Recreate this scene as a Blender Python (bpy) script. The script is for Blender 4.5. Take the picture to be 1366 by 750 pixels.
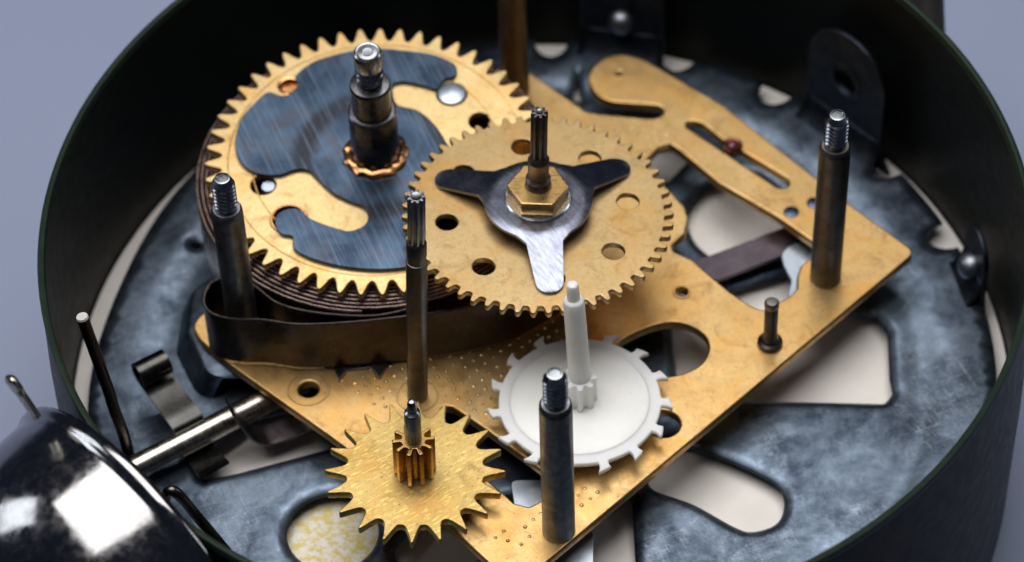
# Opened wind-up alarm clock movement, close-up.  1 Blender unit = 1 cm.  z = 0 is the top of the brass movement plate.
import bpy, bmesh, math, random
from mathutils import Vector, Matrix, geometry
R = math.radians
rnd = random.Random(7)
for o in list(bpy.data.objects): bpy.data.objects.remove(o)
scene = bpy.context.scene
scene.unit_settings.scale_length = 0.01
# ------------------------------------------------------------------ camera
cam_d = bpy.data.cameras.new('camera'); cam = bpy.data.objects.new('camera', cam_d)
scene.collection.objects.link(cam); scene.camera = cam
cr = Vector((0.99916149, -0.031213, -0.02649662)); cu_ = Vector((0.04094291, 0.76171489, 0.64661743)); cf = Vector((0, 0.64716008, -0.76235413))
M = Matrix((( cr.x, cu_.x, -cf.x, 0.0), (cr.y, cu_.y, -cf.y, -22.0396678), (cr.z, cu_.z, -cf.z, 25.96271345), (0, 0, 0, 1)))
cam.matrix_world = M
cam_d.sensor_width = 36; cam_d.lens = 36 * 4231.94 / 1366
cam_d.clip_start = 0.5; cam_d.clip_end = 2000
cam_d.dof.use_dof = True; cam_d.dof.focus_distance = 31.5; cam_d.dof.aperture_fstop = 0.235; cam_d.dof.aperture_blades = 8
# ------------------------------------------------------------------ world + lamps (indoor studio close-up: soft boxes, no sky)
w = bpy.data.worlds.new('World'); scene.world = w; w.use_nodes = True
bg = w.node_tree.nodes['Background']; bg.inputs[0].default_value = (0.50, 0.62, 1.0, 1); bg.inputs[1].default_value = 0.045
def area(name, loc, target, sx, sy, power, col):
    d = bpy.data.lights.new(name, 'AREA'); d.shape = 'RECTANGLE'; d.size = sx; d.size_y = sy; d.energy = power; d.color = col
    o = bpy.data.objects.new(name, d); scene.collection.objects.link(o); o.location = loc
    o.rotation_euler = (Vector(target) - Vector(loc)).to_track_quat('-Z', 'Y').to_euler(); return o
area('softbox_overhead', (-4, 7, 50), (0, 0, 0), 50, 42, 33000, (1.0, 0.97, 0.94))
area('softbox_left', (-50, 12, 26), (-2, 0, 0), 16, 26, 5000, (0.90, 0.94, 1.0))
area('softbox_right', (46, 14, 22), (2, 0, 0), 10, 26, 2500, (0.90, 0.94, 1.0))
vs = scene.view_settings; vs.view_transform = 'Standard'; vs.look = 'None'; vs.exposure = 0.0; vs.gamma = 1.0
# ------------------------------------------------------------------ traced outlines, cm on their own planes
PLATE = [(4.362, 0.179), (3.73, 0.895), (2.439, 2.48), (1.622, 3.22), (1.397, 3.329), (1.208, 3.315), (1.03, 3.182), (0.949, 2.986), (0.972, 2.843), (1.057, 2.674), (1.196, 2.585), (1.732, 2.502), (1.783, 2.435), (1.764, 2.344), (1.644, 2.299), (1.044, 2.412), (0.903, 2.45), (0.839, 2.535), (0.293, 3.106), (0.094, 3.284), (-0.617, 2.757), (-3.379, -0.343), (-3.416, -0.455), (-3.346, -0.624), (-3.059, -0.946), (-1.891, -2.051), (-0.802, -3.127), (-0.354, -3.667), (-0.073, -3.999), (0.276, -3.652)]
P_WINDOW = [(1.54, 1.672), (1.693, 1.867), (1.818, 1.917), (1.93, 1.797), (2.318, 1.293), (2.931, 0.748), (3.324, 0.321), (3.246, 0.175), (3.105, 0.05), (3.052, -0.101), (3.037, -0.268), (2.939, -0.378), (2.804, -0.454), (2.645, -0.55), (2.524, -0.471), (2.33, -0.283), (2.168, -0.085), (1.954, 0.197), (1.753, 0.331), (1.751, 0.428), (1.899, 0.582), (1.95, 0.785), (1.925, 0.962), (1.832, 1.11), (1.671, 1.374)]
P_SLOT = [(2.102, 2.244), (2.2, 2.204), (2.4, 1.953), (3.079, 1.318), (3.088, 1.229), (3.042, 1.176), (2.953, 1.192), (2.363, 1.796), (2.107, 2.061), (2.013, 2.157), (2.035, 2.237)]
P_OVAL = [(1.103, -0.921), (1.35, -0.75), (1.641, -0.662), (1.861, -0.715), (2.009, -0.867), (2.035, -1.052), (1.952, -1.23), (1.787, -1.342), (1.564, -1.39), (1.268, -1.355), (1.091, -1.144)]
P_VOID = [(-0.777, -1.657), (-0.668, -1.682), (-0.341, -1.984), (0.212, -2.535), (0.321, -2.694), (0.314, -2.864), (0.213, -2.925), (0.081, -3.003), (-0.069, -2.948), (-0.179, -2.811), (-0.409, -2.561), (-0.712, -2.334), (-0.86, -1.987)]
P_PTS = [(-2.171, -1.365), (-1.033, -1.514), (1.807, -0.255), (1.502, -2.011), (2.507, 1.822), (3.073, 0.822), (3.333, 0.939), (1.312, 3.024), (2.693, -1.015), (3.354, -0.128), (0.368, -3.316), (0.123, 2.844), (-1.55, -1.824)]
LEFTPILLAR = [(-2.853, -0.648)]
Z_TRI = [(3.741, -0.14), (3.938, -0.204), (4.05, -0.441), (3.999, -1.1), (4.012, -1.304), (3.901, -1.45), (2.441, -1.334), (1.915, -1.236), (1.681, -0.897), (1.688, -0.168), (2.05, 0.131), (2.303, 0.224), (3.003, 0.456), (3.332, 0.276)]
Z_SLOT = [(1.854, -1.883), (2.337, -2.154), (2.664, -2.405), (2.744, -2.602), (2.701, -2.839), (2.578, -2.972), (2.345, -3.03), (2.159, -2.951), (1.763, -2.648), (1.321, -2.385), (1.391, -1.988), (1.559, -1.819)]
Z_LOW = [(1.179, -2.551), (1.163, -3.504), (1.148, -3.78), (-1.255, -3.661), (-1.35, -3.052), (-1.053, -2.64), (0.043, -2.358), (0.824, -2.35)]
Z_LEFT = [(-3.414, -2.095), (-2.985, -2.019), (-1.989, -1.745), (-1.673, -1.533), (-2.073, -1.109), (-2.868, -1.27), (-3.295, -1.648)]
Z_RING = [(2.458, 1.198)]
Z_TOPL = [(1.384, 2.451), (1.959, 2.5), (2.1, 2.191), (1.788, 1.819), (1.457, 1.929)]
Z_PTS = [(-1.952, -2.795), (-3.496, 1.19)]
Z_SLIT = [(0.848, 3.644), (0.883, 3.642), (0.903, 3.136), (0.75, 3.204)]
Z_NOTCH = [(0.568, 4.075), (2.04, 3.746), (3.143, 3.153), (4.318, 1.953), (4.861, 0.846)]
Z_TABS = [(1.328, 3.823), (3.812, 2.223), (5.102, 0.128)]
STRAP = [(3.183, 0.95), (3.438, 0.684), (2.217, 0.157), (1.9, 0.399)]
LEVER = [(3.421, 0.539), (3.325, -0.466), (2.942, -0.445), (2.971, -0.111), (3.018, 0.056), (2.948, 0.274), (2.936, 0.425), (3.011, 0.529), (3.131, 0.587)]
BRACKET = [(-0.107, -2.429), (0.318, -2.451), (0.725, -3.155), (0.686, -3.964), (-0.483, -3.906), (-0.487, -3.429), (-0.048, -3.003)]
ROD = [(-3.938, -2.049), (-2.628, -1.245)]
CLIP = [(-3.436, -1.631), (-3.834, -0.927), (-3.226, -2.083)]
HOOK = [(-2.218, -1.44), (-2.728, -1.633)]
WIRE1 = [(-4.069, -1.877, -0.35), (-4.09, -1.831, -0.05), (-4.136, -1.835, 0.4), (-4.167, -1.802, 0.72), (-4.299, -1.693, 1.7)]
WIRE2 = [(-3.611, -2.875, -0.1), (-3.6, -2.851, 0.15), (-3.538, -2.843, 0.3), (-3.452, -2.857, 0.25), (-3.306, -2.871, -0.1), (-3.034, -3.048, -0.5)]
PEG = [(-4.595, -3.279, 2.15), (-4.651, -3.233, 2.28), (-4.735, -3.18, 2.46), (-4.80, -3.14, 2.60)]
POST = [(4.662, 2.225, 0.9), (4.805, 3.814, 0.9)]
HUMP = [(-3.667, -0.357, -0.6), (-3.405, -0.938, -0.6), (-3.208, -1.102, -0.2), (-2.905, -1.127, -0.1), (-3.601, 0.283, -0.6)]
LONG = [(-1.033, -1.514, 0.0), (-0.894, -1.468, 3.1)]
WARB = [(0.653, -1.825, 0.22), (0.637, -1.687, 1.75)]
PIN = [(2.685, -1.015, 0.0), (2.661, -0.938, 0.66)]
STEEL = [(-0.869, 1.145), (-0.683, 1.33), (-0.445, 1.427), (-0.215, 1.481), (0.089, 1.489), (0.36, 1.448), (0.614, 1.387), (0.792, 1.292), (0.888, 1.191), (0.869, 1.062), (0.754, 1.014), (0.67, 0.89), (0.565, 0.927), (0.452, 0.97), (0.306, 1.009), (0.199, 0.976), (0.19, 0.838), (0.245, 0.676), (0.454, 0.593), (0.621, 0.406), (0.73, 0.192), (0.905, -0.24), (0.996, -0.752), (0.827, -1.243), (0.565, -1.457), (0.315, -1.524), (0.065, -1.542), (-0.223, -1.513), (-0.511, -1.437), (-0.746, -1.328), (-0.872, -1.214), (-0.882, -1.065), (-1.0, -1.025), (-1.065, -0.887), (-1.035, -0.758), (-0.901, -0.694), (-0.782, -0.73), (-0.721, -0.813), (-0.604, -0.894), (-0.426, -0.977), (-0.28, -1.023), (-0.135, -0.96), (-0.087, -0.842), (-0.134, -0.71), (-0.279, -0.627), (-0.458, -0.503), (-0.606, -0.328), (-0.722, -0.184), (-0.858, -0.168), (-1.028, -0.232), (-1.249, -0.206), (-1.41, -0.091), (-1.494, 0.088), (-1.506, 0.312), (-1.447, 0.566), (-1.313, 0.771), (-1.169, 0.924), (-1.013, 0.868), (-0.904, 0.911), (-0.844, 1.026)]
BIGPTS = [(-0.005, -0.081), (0.827, 0.844), (-0.936, 1.045), (-1.201, -0.322), (-0.926, -0.8), (1.122, 0.449)]
ARB = [(-0.067, 1.452), (-0.037, 1.009), (-0.015, 0.583), (-0.003, -0.105)]
LOOP = [(0.129, -0.746), (-0.187, -0.882), (-0.656, -0.989), (-1.099, -1.046), (-1.665, -1.096), (-2.216, -1.097), (-2.589, -1.017), (-2.885, -0.991), (-3.113, -0.908), (-3.211, -0.751), (-3.171, -0.523), (-3.033, -0.422), (-2.844, -0.453), (-2.685, -0.554), (-2.453, -0.791), (-2.156, -0.919), (-1.751, -1.001), (-1.402, -1.02), (-1.098, -0.955)]
Z_WIN = [(1.951, 1.226), (2.014, 1.536), (2.179, 1.741), (2.338, 1.834), (2.809, 1.911), (3.196, 1.325), (3.018, 1.013), (2.338, 0.698), (2.06, 0.866)]
DOTS = [[(-1.832, -1.273), (-1.319, -0.915), (-0.68, -0.642), (0.043, -0.422), (0.477, -0.548), (0.576, -1.015), (0.008, -1.489), (-0.316, -1.917), (-0.776, -1.597), (-1.479, -1.66)], [(0.969, 2.262), (1.641, 2.259), (1.917, 1.98), (1.612, 1.77), (1.283, 1.845)], [(0.031, -3.132), (0.345, -2.866), (0.733, -2.696), (0.8, -2.889), (0.017, -3.548), (-0.317, -3.393)]]
# ------------------------------------------------------------------ helpers
def link(o, parent=None):
    scene.collection.objects.link(o)
    if parent: o.parent = parent
    return o
def tag(o, label=None, cat=None, kind=None, group=None):
    for k, v in (('label', label), ('category', cat), ('kind', kind), ('group', group)):
        if v: o[k] = v
    return o
def empty(name, loc, label, cat, nrm=None):
    o = bpy.data.objects.new(name, None); o.empty_display_size = .2; link(o)
    if nrm:
        n = Vector(nrm).normalized(); ax = Vector((0, 1, 0)).cross(n).normalized(); ay = n.cross(ax)
        o.matrix_world = Matrix(((ax.x, ay.x, n.x, loc[0]), (ax.y, ay.y, n.y, loc[1]), (ax.z, ay.z, n.z, loc[2]), (0, 0, 0, 1)))
    else: o.location = loc
    return tag(o, label, cat)
def finish(me, ang=32, flat=False):
    for p in me.polygons: p.use_smooth = True
    me.set_sharp_from_angle(angle=R(ang))
    if flat:
        caps = [abs(p.normal.z) > .995 for p in me.polygons]
        me.polygons.foreach_set('use_smooth', [not c for c in caps])
def mobj(name, me, mat, parent=None, ang=32, flat=False):
    finish(me, ang, flat); me.materials.clear(); me.materials.append(mat)
    return link(bpy.data.objects.new(name, me), parent)
def pydata(name, v, f):
    me = bpy.data.meshes.new(name); me.from_pydata(v, [], f); me.update()
    bm = bmesh.new(); bm.from_mesh(me); bmesh.ops.remove_doubles(bm, verts=bm.verts, dist=1e-6); bmesh.ops.recalc_face_normals(bm, faces=bm.faces); bm.to_mesh(me); bm.free()
    return me
def fillet(pts, r=.1, n=6):
    """polygon with rounded corners; a point may carry its own radius as third value"""
    out = []; N = len(pts)
    if r < 0: return [(p.x, p.y) for p in catmull([(q[0], q[1], 0) for q in pts], 6, True)]
    for i in range(N):
        p = Vector(pts[i][:2]); a = Vector(pts[i-1][:2]); b = Vector(pts[(i+1) % N][:2])
        rr = pts[i][2] if len(pts[i]) > 2 else r
        u = (a-p); v = (b-p); lu, lv = u.length, v.length; u.normalize(); v.normalize()
        ang = math.acos(max(-1, min(1, u.dot(v))))
        if rr <= 0 or ang > 3.1: out.append((p.x, p.y)); continue
        t = min(rr/math.tan(ang/2), lu*.48, lv*.48)
        s, e = p+u*t, p+v*t
        for k in range(n+1):
            q = k/n; c = s*(1-q)**2 + p*2*q*(1-q) + e*q*q
            out.append((c.x, c.y))
    return out
def circle(x, y, r, n=40): return [(x+r*math.cos(2*math.pi*i/n), y+r*math.sin(2*math.pi*i/n)) for i in range(n)]
def plate_mesh(name, outline, holes, z0, z1, bev=.008):
    cu = bpy.data.curves.new(name, 'CURVE'); cu.dimensions = '2D'; cu.fill_mode = 'BOTH'
    cu.extrude = max((z1-z0)/2-bev, .001); cu.bevel_depth = bev; cu.bevel_resolution = 1; cu.offset = -bev
    for loop in [outline]+list(holes):
        s = cu.splines.new('POLY'); s.points.add(len(loop)-1); s.use_cyclic_u = True
        for q, (x, y) in zip(s.points, loop): q.co = (x, y, 0, 1)
    o = bpy.data.objects.new(name, cu); scene.collection.objects.link(o)
    bpy.context.view_layer.update()
    me = bpy.data.meshes.new_from_object(o.evaluated_get(bpy.context.evaluated_depsgraph_get()))
    bpy.data.objects.remove(o); bpy.data.curves.remove(cu)
    me.name = name
    bm = bmesh.new(); bm.from_mesh(me); bmesh.ops.remove_doubles(bm, verts=bm.verts, dist=1e-5)
    bmesh.ops.translate(bm, verts=bm.verts, vec=(0, 0, (z0+z1)/2)); bm.to_mesh(me); bm.free()
    return me
def plate(name, outline, holes, z0, z1, mat, parent=None, bev=.008):
    return mobj(name, plate_mesh(name, outline, holes, z0, z1, bev), mat, parent, 50, True)
def lathe_mesh(name, prof, seg=48, close=True):
    v = []; f = []; n = len(prof)
    for (r, z) in prof:
        for k in range(seg):
            a = 2*math.pi*k/seg; v.append((r*math.cos(a), r*math.sin(a), z))
    for i in range(n-1):
        for k in range(seg):
            f.append((i*seg+k, i*seg+(k+1) % seg, (i+1)*seg+(k+1) % seg, (i+1)*seg+k))
    return pydata(name, v, f)
def lathe(name, prof, mat, parent=None, seg=48, ang=32): return mobj(name, lathe_mesh(name, prof, seg), mat, parent, ang)
def thread_mesh(name, r0, r1, z0, z1, pitch, seg=36):
    """screw thread with a real helix and a chamfered end"""
    nz = int((z1-z0)/pitch*8); v = []; f = []
    for i in range(nz+1):
        z = z0+(z1-z0)*i/nz
        for k in range(seg):
            a = k/seg; t = ((z-z0)/pitch-a) % 1.0; tri = 1-abs(2*t-1)
            tri = min(1, max(0, tri*1.35-.15))
            end = min(1, (z1-z)/(pitch*1.4)); st = min(1, (z-z0)/(pitch*.8))
            r = r0+(r1-r0)*tri*st
            if end < 1: r = min(r, r0*.86+(r1-r0*.86)*end)
            v.append((r*math.cos(2*math.pi*a), r*math.sin(2*math.pi*a), z))
    for i in range(nz):
        for k in range(seg): f.append((i*seg+k, i*seg+(k+1) % seg, (i+1)*seg+(k+1) % seg, (i+1)*seg+k))
    top = len(v)
    for q, (rr, dz) in enumerate(((.80, .012), (.62, .014), (.55, .006), (.0, .008))):
        for k in range(seg): v.append((r0*rr*math.cos(2*math.pi*k/seg), r0*rr*math.sin(2*math.pi*k/seg), z1+dz))
        b = nz*seg if q == 0 else top+(q-1)*seg
        for k in range(seg): f.append((b+k, b+(k+1) % seg, top+q*seg+(k+1) % seg, top+q*seg+k))
    return pydata(name, v, f)
def tube_mesh(name, pts, r, seg=14, cap=True, flat=1.0):
    P = [Vector(p) for p in pts]; v = []; f = []
    up = Vector((0, 0, 1)); prev = None
    for i, p in enumerate(P):
        d = ((P[min(i+1, len(P)-1)]-P[max(i-1, 0)])).normalized()
        if prev is None:
            x = d.cross(up if abs(d.z) < .9 else Vector((1, 0, 0))).normalized()
        else: x = (prev-d*prev.dot(d)).normalized()
        prev = x; y = d.cross(x); rr = r[i] if isinstance(r, (list, tuple)) else r
        for k in range(seg):
            a = 2*math.pi*k/seg; q = p+x*rr*math.cos(a)+y*rr*flat*math.sin(a); v.append(tuple(q))
    for i in range(len(P)-1):
        for k in range(seg): f.append((i*seg+k, i*seg+(k+1) % seg, (i+1)*seg+(k+1) % seg, (i+1)*seg+k))
    if cap: f.append(tuple(range(seg-1, -1, -1))); f.append(tuple(range((len(P)-1)*seg, len(P)*seg)))
    return pydata(name, v, f)
def catmull(pts, n=8, closed=False):
    P = [Vector(p) for p in pts]; N = len(P); out = []
    for i in range(N if closed else N-1):
        g = (lambda k: P[k % N]) if closed else (lambda k: P[max(0, min(N-1, k))])
        a, b, c, d = g(i-1), g(i), g(i+1), g(i+2)
        for k in range(n):
            t = k/n; out.append(.5*((2*b)+(c-a)*t+(2*a-5*b+4*c-d)*t*t+(3*b-a-3*c+d)*t**3))
    if not closed: out.append(P[-1])
    return out
def strip_mesh(name, path, z0, z1, th):
    """thin upright band following a path on the plane"""
    P = [Vector((p[0], p[1])) for p in path]; v = []; f = []
    for i, p in enumerate(P):
        d = (P[min(i+1, len(P)-1)]-P[max(i-1, 0)]).normalized(); n = Vector((-d.y, d.x))*th/2
        b = th*.3
        for (q, z) in ((p-n, z0+b), (p-n, z1-b), (p-n*.4, z1), (p+n*.4, z1), (p+n, z1-b), (p+n, z0+b), (p+n*.4, z0), (p-n*.4, z0)): v.append((q.x, q.y, z))
    for i in range(len(P)-1):
        for k in range(8): f.append((i*8+k, i*8+(k+1) % 8, (i+1)*8+(k+1) % 8, (i+1)*8+k))
    f.append(tuple(range(8))); f.append(tuple(range((len(P)-1)*8, len(P)*8)))
    return pydata(name, v, f)
def ribbon_mesh(name, prof, origin, du, dw, width, th):
    """bent sheet strip: profile (u, z) swept along dw"""
    o = Vector(origin); du = Vector(du).normalized(); dw = Vector(dw).normalized(); v = []; f = []
    P = [Vector(p) for p in prof]
    for i, p in enumerate(P):
        d = (P[min(i+1, len(P)-1)]-P[max(i-1, 0)]).normalized(); n = Vector((-d.y, d.x))*th/2
        for q, s in ((p-n, -.5), (p-n, .5), (p+n, .5), (p+n, -.5)):
            v.append(tuple(o+du*q.x+Vector((0, 0, q.y))+dw*width*s))
    for i in range(len(P)-1):
        for k in range(4): f.append((i*4+k, i*4+(k+1) % 4, (i+1)*4+(k+1) % 4, (i+1)*4+k))
    f.append((0, 1, 2, 3)); f.append(tuple(range((len(P)-1)*4, len(P)*4)))
    return pydata(name, v, f)
def gear(n, ph, rr, ra, shape, jit=0.0):
    """outline from tooth shape [(fraction of pitch, 0..1 height)]"""
    out = []; p = 2*math.pi/n
    for k in range(n):
        j = rnd.uniform(-1, 1)*jit
        for (q, h) in shape:
            a = R(ph)+p*(k+q); r = rr+(ra-rr)*h*(1+j); out.append((r*math.cos(a), r*math.sin(a)))
    return out
# ------------------------------------------------------------------ materials
def mat(name, build):
    m = bpy.data.materials.new(name); m.use_nodes = True; nt = m.node_tree
    b = nt.nodes['Principled BSDF']; build(nt, b); return m
def N(nt, t, **kw):
    n = nt.nodes.new(t)
    for k, v in kw.items():
        if k in n.inputs: n.inputs[k].default_value = v
        else: setattr(n, k, v)
    return n
def coords(nt, scale=(1, 1, 1), rot=(0, 0, 0)):
    tc = nt.nodes.new('ShaderNodeTexCoord'); mp = nt.nodes.new('ShaderNodeMapping')
    mp.vector_type = 'TEXTURE'; mp.inputs['Scale'].default_value = tuple(1/q for q in scale); mp.inputs['Rotation'].default_value = rot
    nt.links.new(tc.outputs['Object'], mp.inputs['Vector']); return mp.outputs['Vector']
def noise(nt, scale, detail=4, rough=.55, sc=(1, 1, 1), rot=(0, 0, 0), dist=0):
    n = N(nt, 'ShaderNodeTexNoise'); n.inputs['Scale'].default_value = scale; n.inputs['Detail'].default_value = detail
    n.inputs['Roughness'].default_value = rough; n.inputs['Distortion'].default_value = dist
    nt.links.new(coords(nt, sc, rot), n.inputs['Vector']); return n.outputs['Fac']
def ramp(nt, fac, stops):
    r = nt.nodes.new('ShaderNodeValToRGB'); e = r.color_ramp.elements
    while len(e) < len(stops): e.new(.5)
    for el, (p, c) in zip(e, stops):
        el.position = p; el.color = (c, c, c, 1) if isinstance(c, (int, float)) else (*c, 1)
    nt.links.new(fac, r.inputs[0]); return r.outputs[0]
def mix(nt, fac, a, b, mode='MIX'):
    m = nt.nodes.new('ShaderNodeMix'); m.data_type = 'RGBA'; m.blend_type = mode
    for i, x in ((0, fac), (6, a), (7, b)):
        if hasattr(x, 'is_linked') or hasattr(x, 'links'): nt.links.new(x, m.inputs[i])
        else: m.inputs[i].default_value = x if i == 0 else (*x, 1)
    return m.outputs[2]
def math_(nt, op, a, b=0.0, c=0.0):
    m = nt.nodes.new('ShaderNodeMath'); m.operation = op
    for i, x in enumerate((a, b, c)):
        if hasattr(x, 'links'): nt.links.new(x, m.inputs[i])
        else: m.inputs[i].default_value = x
    return m.outputs[0]
def bump(nt, b, h, strength=.3, dist=.01, prev=None):
    n = nt.nodes.new('ShaderNodeBump'); n.inputs['Strength'].default_value = strength; n.inputs['Distance'].default_value = dist
    nt.links.new(h, n.inputs['Height'])
    if prev: nt.links.new(prev, n.inputs['Normal'])
    nt.links.new(n.outputs[0], b.inputs['Normal']); return n.outputs[0]
def brass(c1, c2, dark, rough=(.34, .50), lines=R(-48), dots=False, line_amt=.25, yellow=None, warm=(.62, .33, .085)):
    def f(nt, b):
        b.inputs['Metallic'].default_value = 1.0
        L = nt.links.new
        big = noise(nt, 1.1, 5, .6, dist=.4); fine = noise(nt, 20, 4, .7)
        col = mix(nt, ramp(nt, big, [(.32, 0), (.68, 1)]), c1, c2)
        col = mix(nt, math_(nt, 'MULTIPLY', ramp(nt, fine, [(.45, 0), (.75, 1)]), .45), col, tuple(x*.55 for x in c1))
        spots = noise(nt, 34, 2, .5)
        col = mix(nt, ramp(nt, spots, [(.645, 0), (.73, .85)]), col, dark)
        og = ramp(nt, noise(nt, 1.7, 4, .6, dist=.8), [(.46, 0), (.72, .7)])
        col = mix(nt, og, col, warm)
        tar = ramp(nt, noise(nt, 3.1, 6, .72, dist=1.2), [(.53, 0), (.76, .65)])
        col = mix(nt, tar, col, dark)
        sc1 = ramp(nt, noise(nt, 4.5, 2, .5, sc=(.6, 9, 1), rot=(0, 0, R(25)), dist=.6), [(.490, 0), (.5, 1), (.51, 0)])
        sc2 = ramp(nt, noise(nt, 4.0, 2, .5, sc=(.6, 9, 1), rot=(0, 0, R(100)), dist=.6), [(.492, 0), (.5, 1), (.508, 0)])
        scm = math_(nt, 'MULTIPLY', math_(nt, 'MAXIMUM', sc1, sc2), ramp(nt, noise(nt, 2.0, 3, .6), [(.42, 0), (.56, .75)]))
        col = mix(nt, scm, col, tuple(min(1, x*.45) for x in c1))
        if yellow:
            st = noise(nt, 7, 3, .6, sc=(1, 6, 1), rot=(0, 0, R(33)))
            col = mix(nt, ramp(nt, st, [(.56, 0), (.64, .7)]), col, yellow)
        ln = noise(nt, 60, 2, .6, sc=(.05, 1.0, 1), rot=(0, 0, lines))
        rg = math_(nt, 'MULTIPLY_ADD', ramp(nt, noise(nt, 5, 4, .7), [(.3, 0), (.7, 1)]), rough[1]-rough[0], rough[0])
        rg = math_(nt, 'ADD', rg, math_(nt, 'MULTIPLY', tar, .15))
        L(col, b.inputs['Base Color']); L(rg, b.inputs['Roughness'])
        L(math_(nt, 'ADD', rg, math_(nt, 'MULTIPLY', math_(nt, 'SUBTRACT', ln, .5), .25)), b.inputs['Roughness'])
        p = bump(nt, b, ln, line_amt*1.3, .0022)
        p = bump(nt, b, fine, .25, .0025, p)
    return f
def steel(c1, c2, rough=(.25, .45), nsc=4, streak=None, tint=None, metal=1.0, bmp=.15):
    def f(nt, b):
        b.inputs['Metallic'].default_value = metal; L = nt.links.new
        a = noise(nt, nsc, 6, .65, dist=.5)
        col = mix(nt, ramp(nt, a, [(.33, 0), (.67, 1)]), c1, c2)
        if tint: col = mix(nt, ramp(nt, noise(nt, nsc*.6, 5, .7, dist=.6), [(.52, 0), (.72, .85)]), col, tint)
        h = noise(nt, 22, 4, .6)
        if streak is not None:
            h = noise(nt, 34, 3, .65, sc=(.035, 1.0, 1), rot=(0, 0, streak))
            col = mix(nt, ramp(nt, h, [(.35, 0), (.7, .6)]), col, tuple(x*1.9 for x in c2))
        L(col, b.inputs['Base Color'])
        L(math_(nt, 'MULTIPLY_ADD', ramp(nt, noise(nt, nsc*2.2, 6, .7), [(.3, 0), (.7, 1)]), rough[1]-rough[0], rough[0]), b.inputs['Roughness'])
        bump(nt, b, h, bmp, .003)
    return f
BRASS = (.66, .43, .15); BR2 = (.55, .33, .10)
M_plate = mat('brass_plate', brass((.65, .45, .21), (.52, .335, .13), (.22, .105, .03), dots=True))
M_gear = mat('brass_gear', brass((.64, .47, .24), (.55, .385, .175), (.28, .15, .05), (.37, .50), lines=R(20), line_amt=.12))
M_great = mat('brass_great', brass((.66, .50, .255), (.59, .425, .20), (.25, .11, .03), (.34, .47), lines=R(60), line_amt=.1))
M_esc = mat('brass_escape', brass((.63, .46, .18), (.50, .345, .12), (.12, .06, .02), (.36, .52), lines=R(-38), yellow=(.80, .70, .22)))
M_nut = mat('brass_nut', brass((.72, .48, .20), (.60, .37, .13), (.2, .1, .03), (.22, .38), lines=0, line_amt=.1))
M_pin = mat('brass_pinion', brass((.62, .38, .14), (.48, .27, .08), (.12, .05, .01), (.22, .4), lines=0, line_amt=.05))
M_copper = mat('copper', brass((.72, .37, .17), (.50, .23, .10), (.12, .045, .02), (.16, .34), lines=0, line_amt=.05))
def m_blue(nt, b):
    """blued steel: brushed, with the temper colours of the blueing (straw brown to blue), plus a painted ring of shade"""
    L = nt.links.new; b.inputs['Metallic'].default_value = 1
    st = noise(nt, 34, 3, .65, sc=(.035, 1.0, 1), rot=(0, 0, R(-69))); big = noise(nt, 1.5, 4, .6, dist=.5)
    col = mix(nt, ramp(nt, big, [(.34, 0), (.66, 1)]), (.026, .040, .068), (.075, .118, .18))
    col = mix(nt, ramp(nt, noise(nt, 1.9, 4, .65, dist=.8), [(.54, 0), (.72, .8)]), col, (.085, .06, .06))
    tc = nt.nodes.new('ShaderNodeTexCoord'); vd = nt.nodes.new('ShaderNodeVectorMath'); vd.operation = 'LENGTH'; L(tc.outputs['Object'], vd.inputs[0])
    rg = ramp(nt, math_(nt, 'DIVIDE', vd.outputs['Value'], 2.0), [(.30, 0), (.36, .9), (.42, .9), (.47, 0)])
    col = mix(nt, rg, col, (.032, .034, .042))  # dark ring: shade of a sloped step, put into the colour
    col = mix(nt, ramp(nt, st, [(.50, 0), (.74, .42)]), col, (.17, .225, .30))
    L(col, b.inputs['Base Color'])
    L(math_(nt, 'MULTIPLY_ADD', st, .22, .20), b.inputs['Roughness'])
    bump(nt, b, st, .22, .002)
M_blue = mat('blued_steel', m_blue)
M_spider = mat('spider_steel', steel((.125, .135, .18), (.165, .178, .222), (.20, .32), 2, streak=R(-55), bmp=.10))
M_pillar = mat('pillar_steel', steel((.17, .19, .22), (.34, .365, .405), (.28, .52), 5.0, tint=(.15, .10, .055), bmp=.3))
M_pillar_b = mat('brown_pillar_steel', steel((.12, .11, .10), (.24, .225, .21), (.28, .5), 4.0, tint=(.19, .115, .055), bmp=.3))
M_pillar_c = mat('grey_pillar_steel', steel((.18, .195, .215), (.33, .35, .38), (.28, .5), 6.0, tint=(.12, .10, .08), bmp=.35))
M_bronze = mat('old_pillar', steel((.13, .105, .075), (.22, .17, .11), (.28, .46), 3.0, tint=(.23, .14, .06), bmp=.12))
M_thread = mat('thread_steel', steel((.20, .215, .24), (.34, .36, .39), (.2, .34), 5, bmp=.05))
M_arbor2 = mat('dark_arbor_steel', steel((.075, .078, .085), (.15, .155, .17), (.2, .36), 5, tint=(.10, .06, .045), bmp=.1))
M_cut = mat('fresh_cut_metal', steel((.62, .62, .60), (.75, .75, .73), (.4, .55), 8, metal=.3, bmp=.1))
M_arbor = mat('arbor_steel', steel((.11, .10, .095), (.19, .175, .165), (.34, .5), 5, tint=(.20, .09, .05), bmp=.15))
M_black_steel = mat('black_steel', steel((.045, .045, .045), (.075, .075, .07), (.2, .34), 3, tint=(.06, .05, .03), bmp=.1))
M_tab = mat('dark_zinc', steel((.022, .027, .036), (.055, .065, .082), (.38, .58), 3, bmp=.1))
M_dark = mat('dark_steel', steel((.07, .06, .06), (.12, .105, .10), (.22, .38), 2.5, tint=(.10, .065, .05), bmp=.08))
M_spring = mat('spring_steel', steel((.34, .24, .21), (.46, .34, .30), (.2, .36), 3, bmp=.05))
M_strap = mat('purple_strap', steel((.075, .06, .075), (.12, .10, .115), (.3, .5), 3, bmp=.1))
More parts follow.
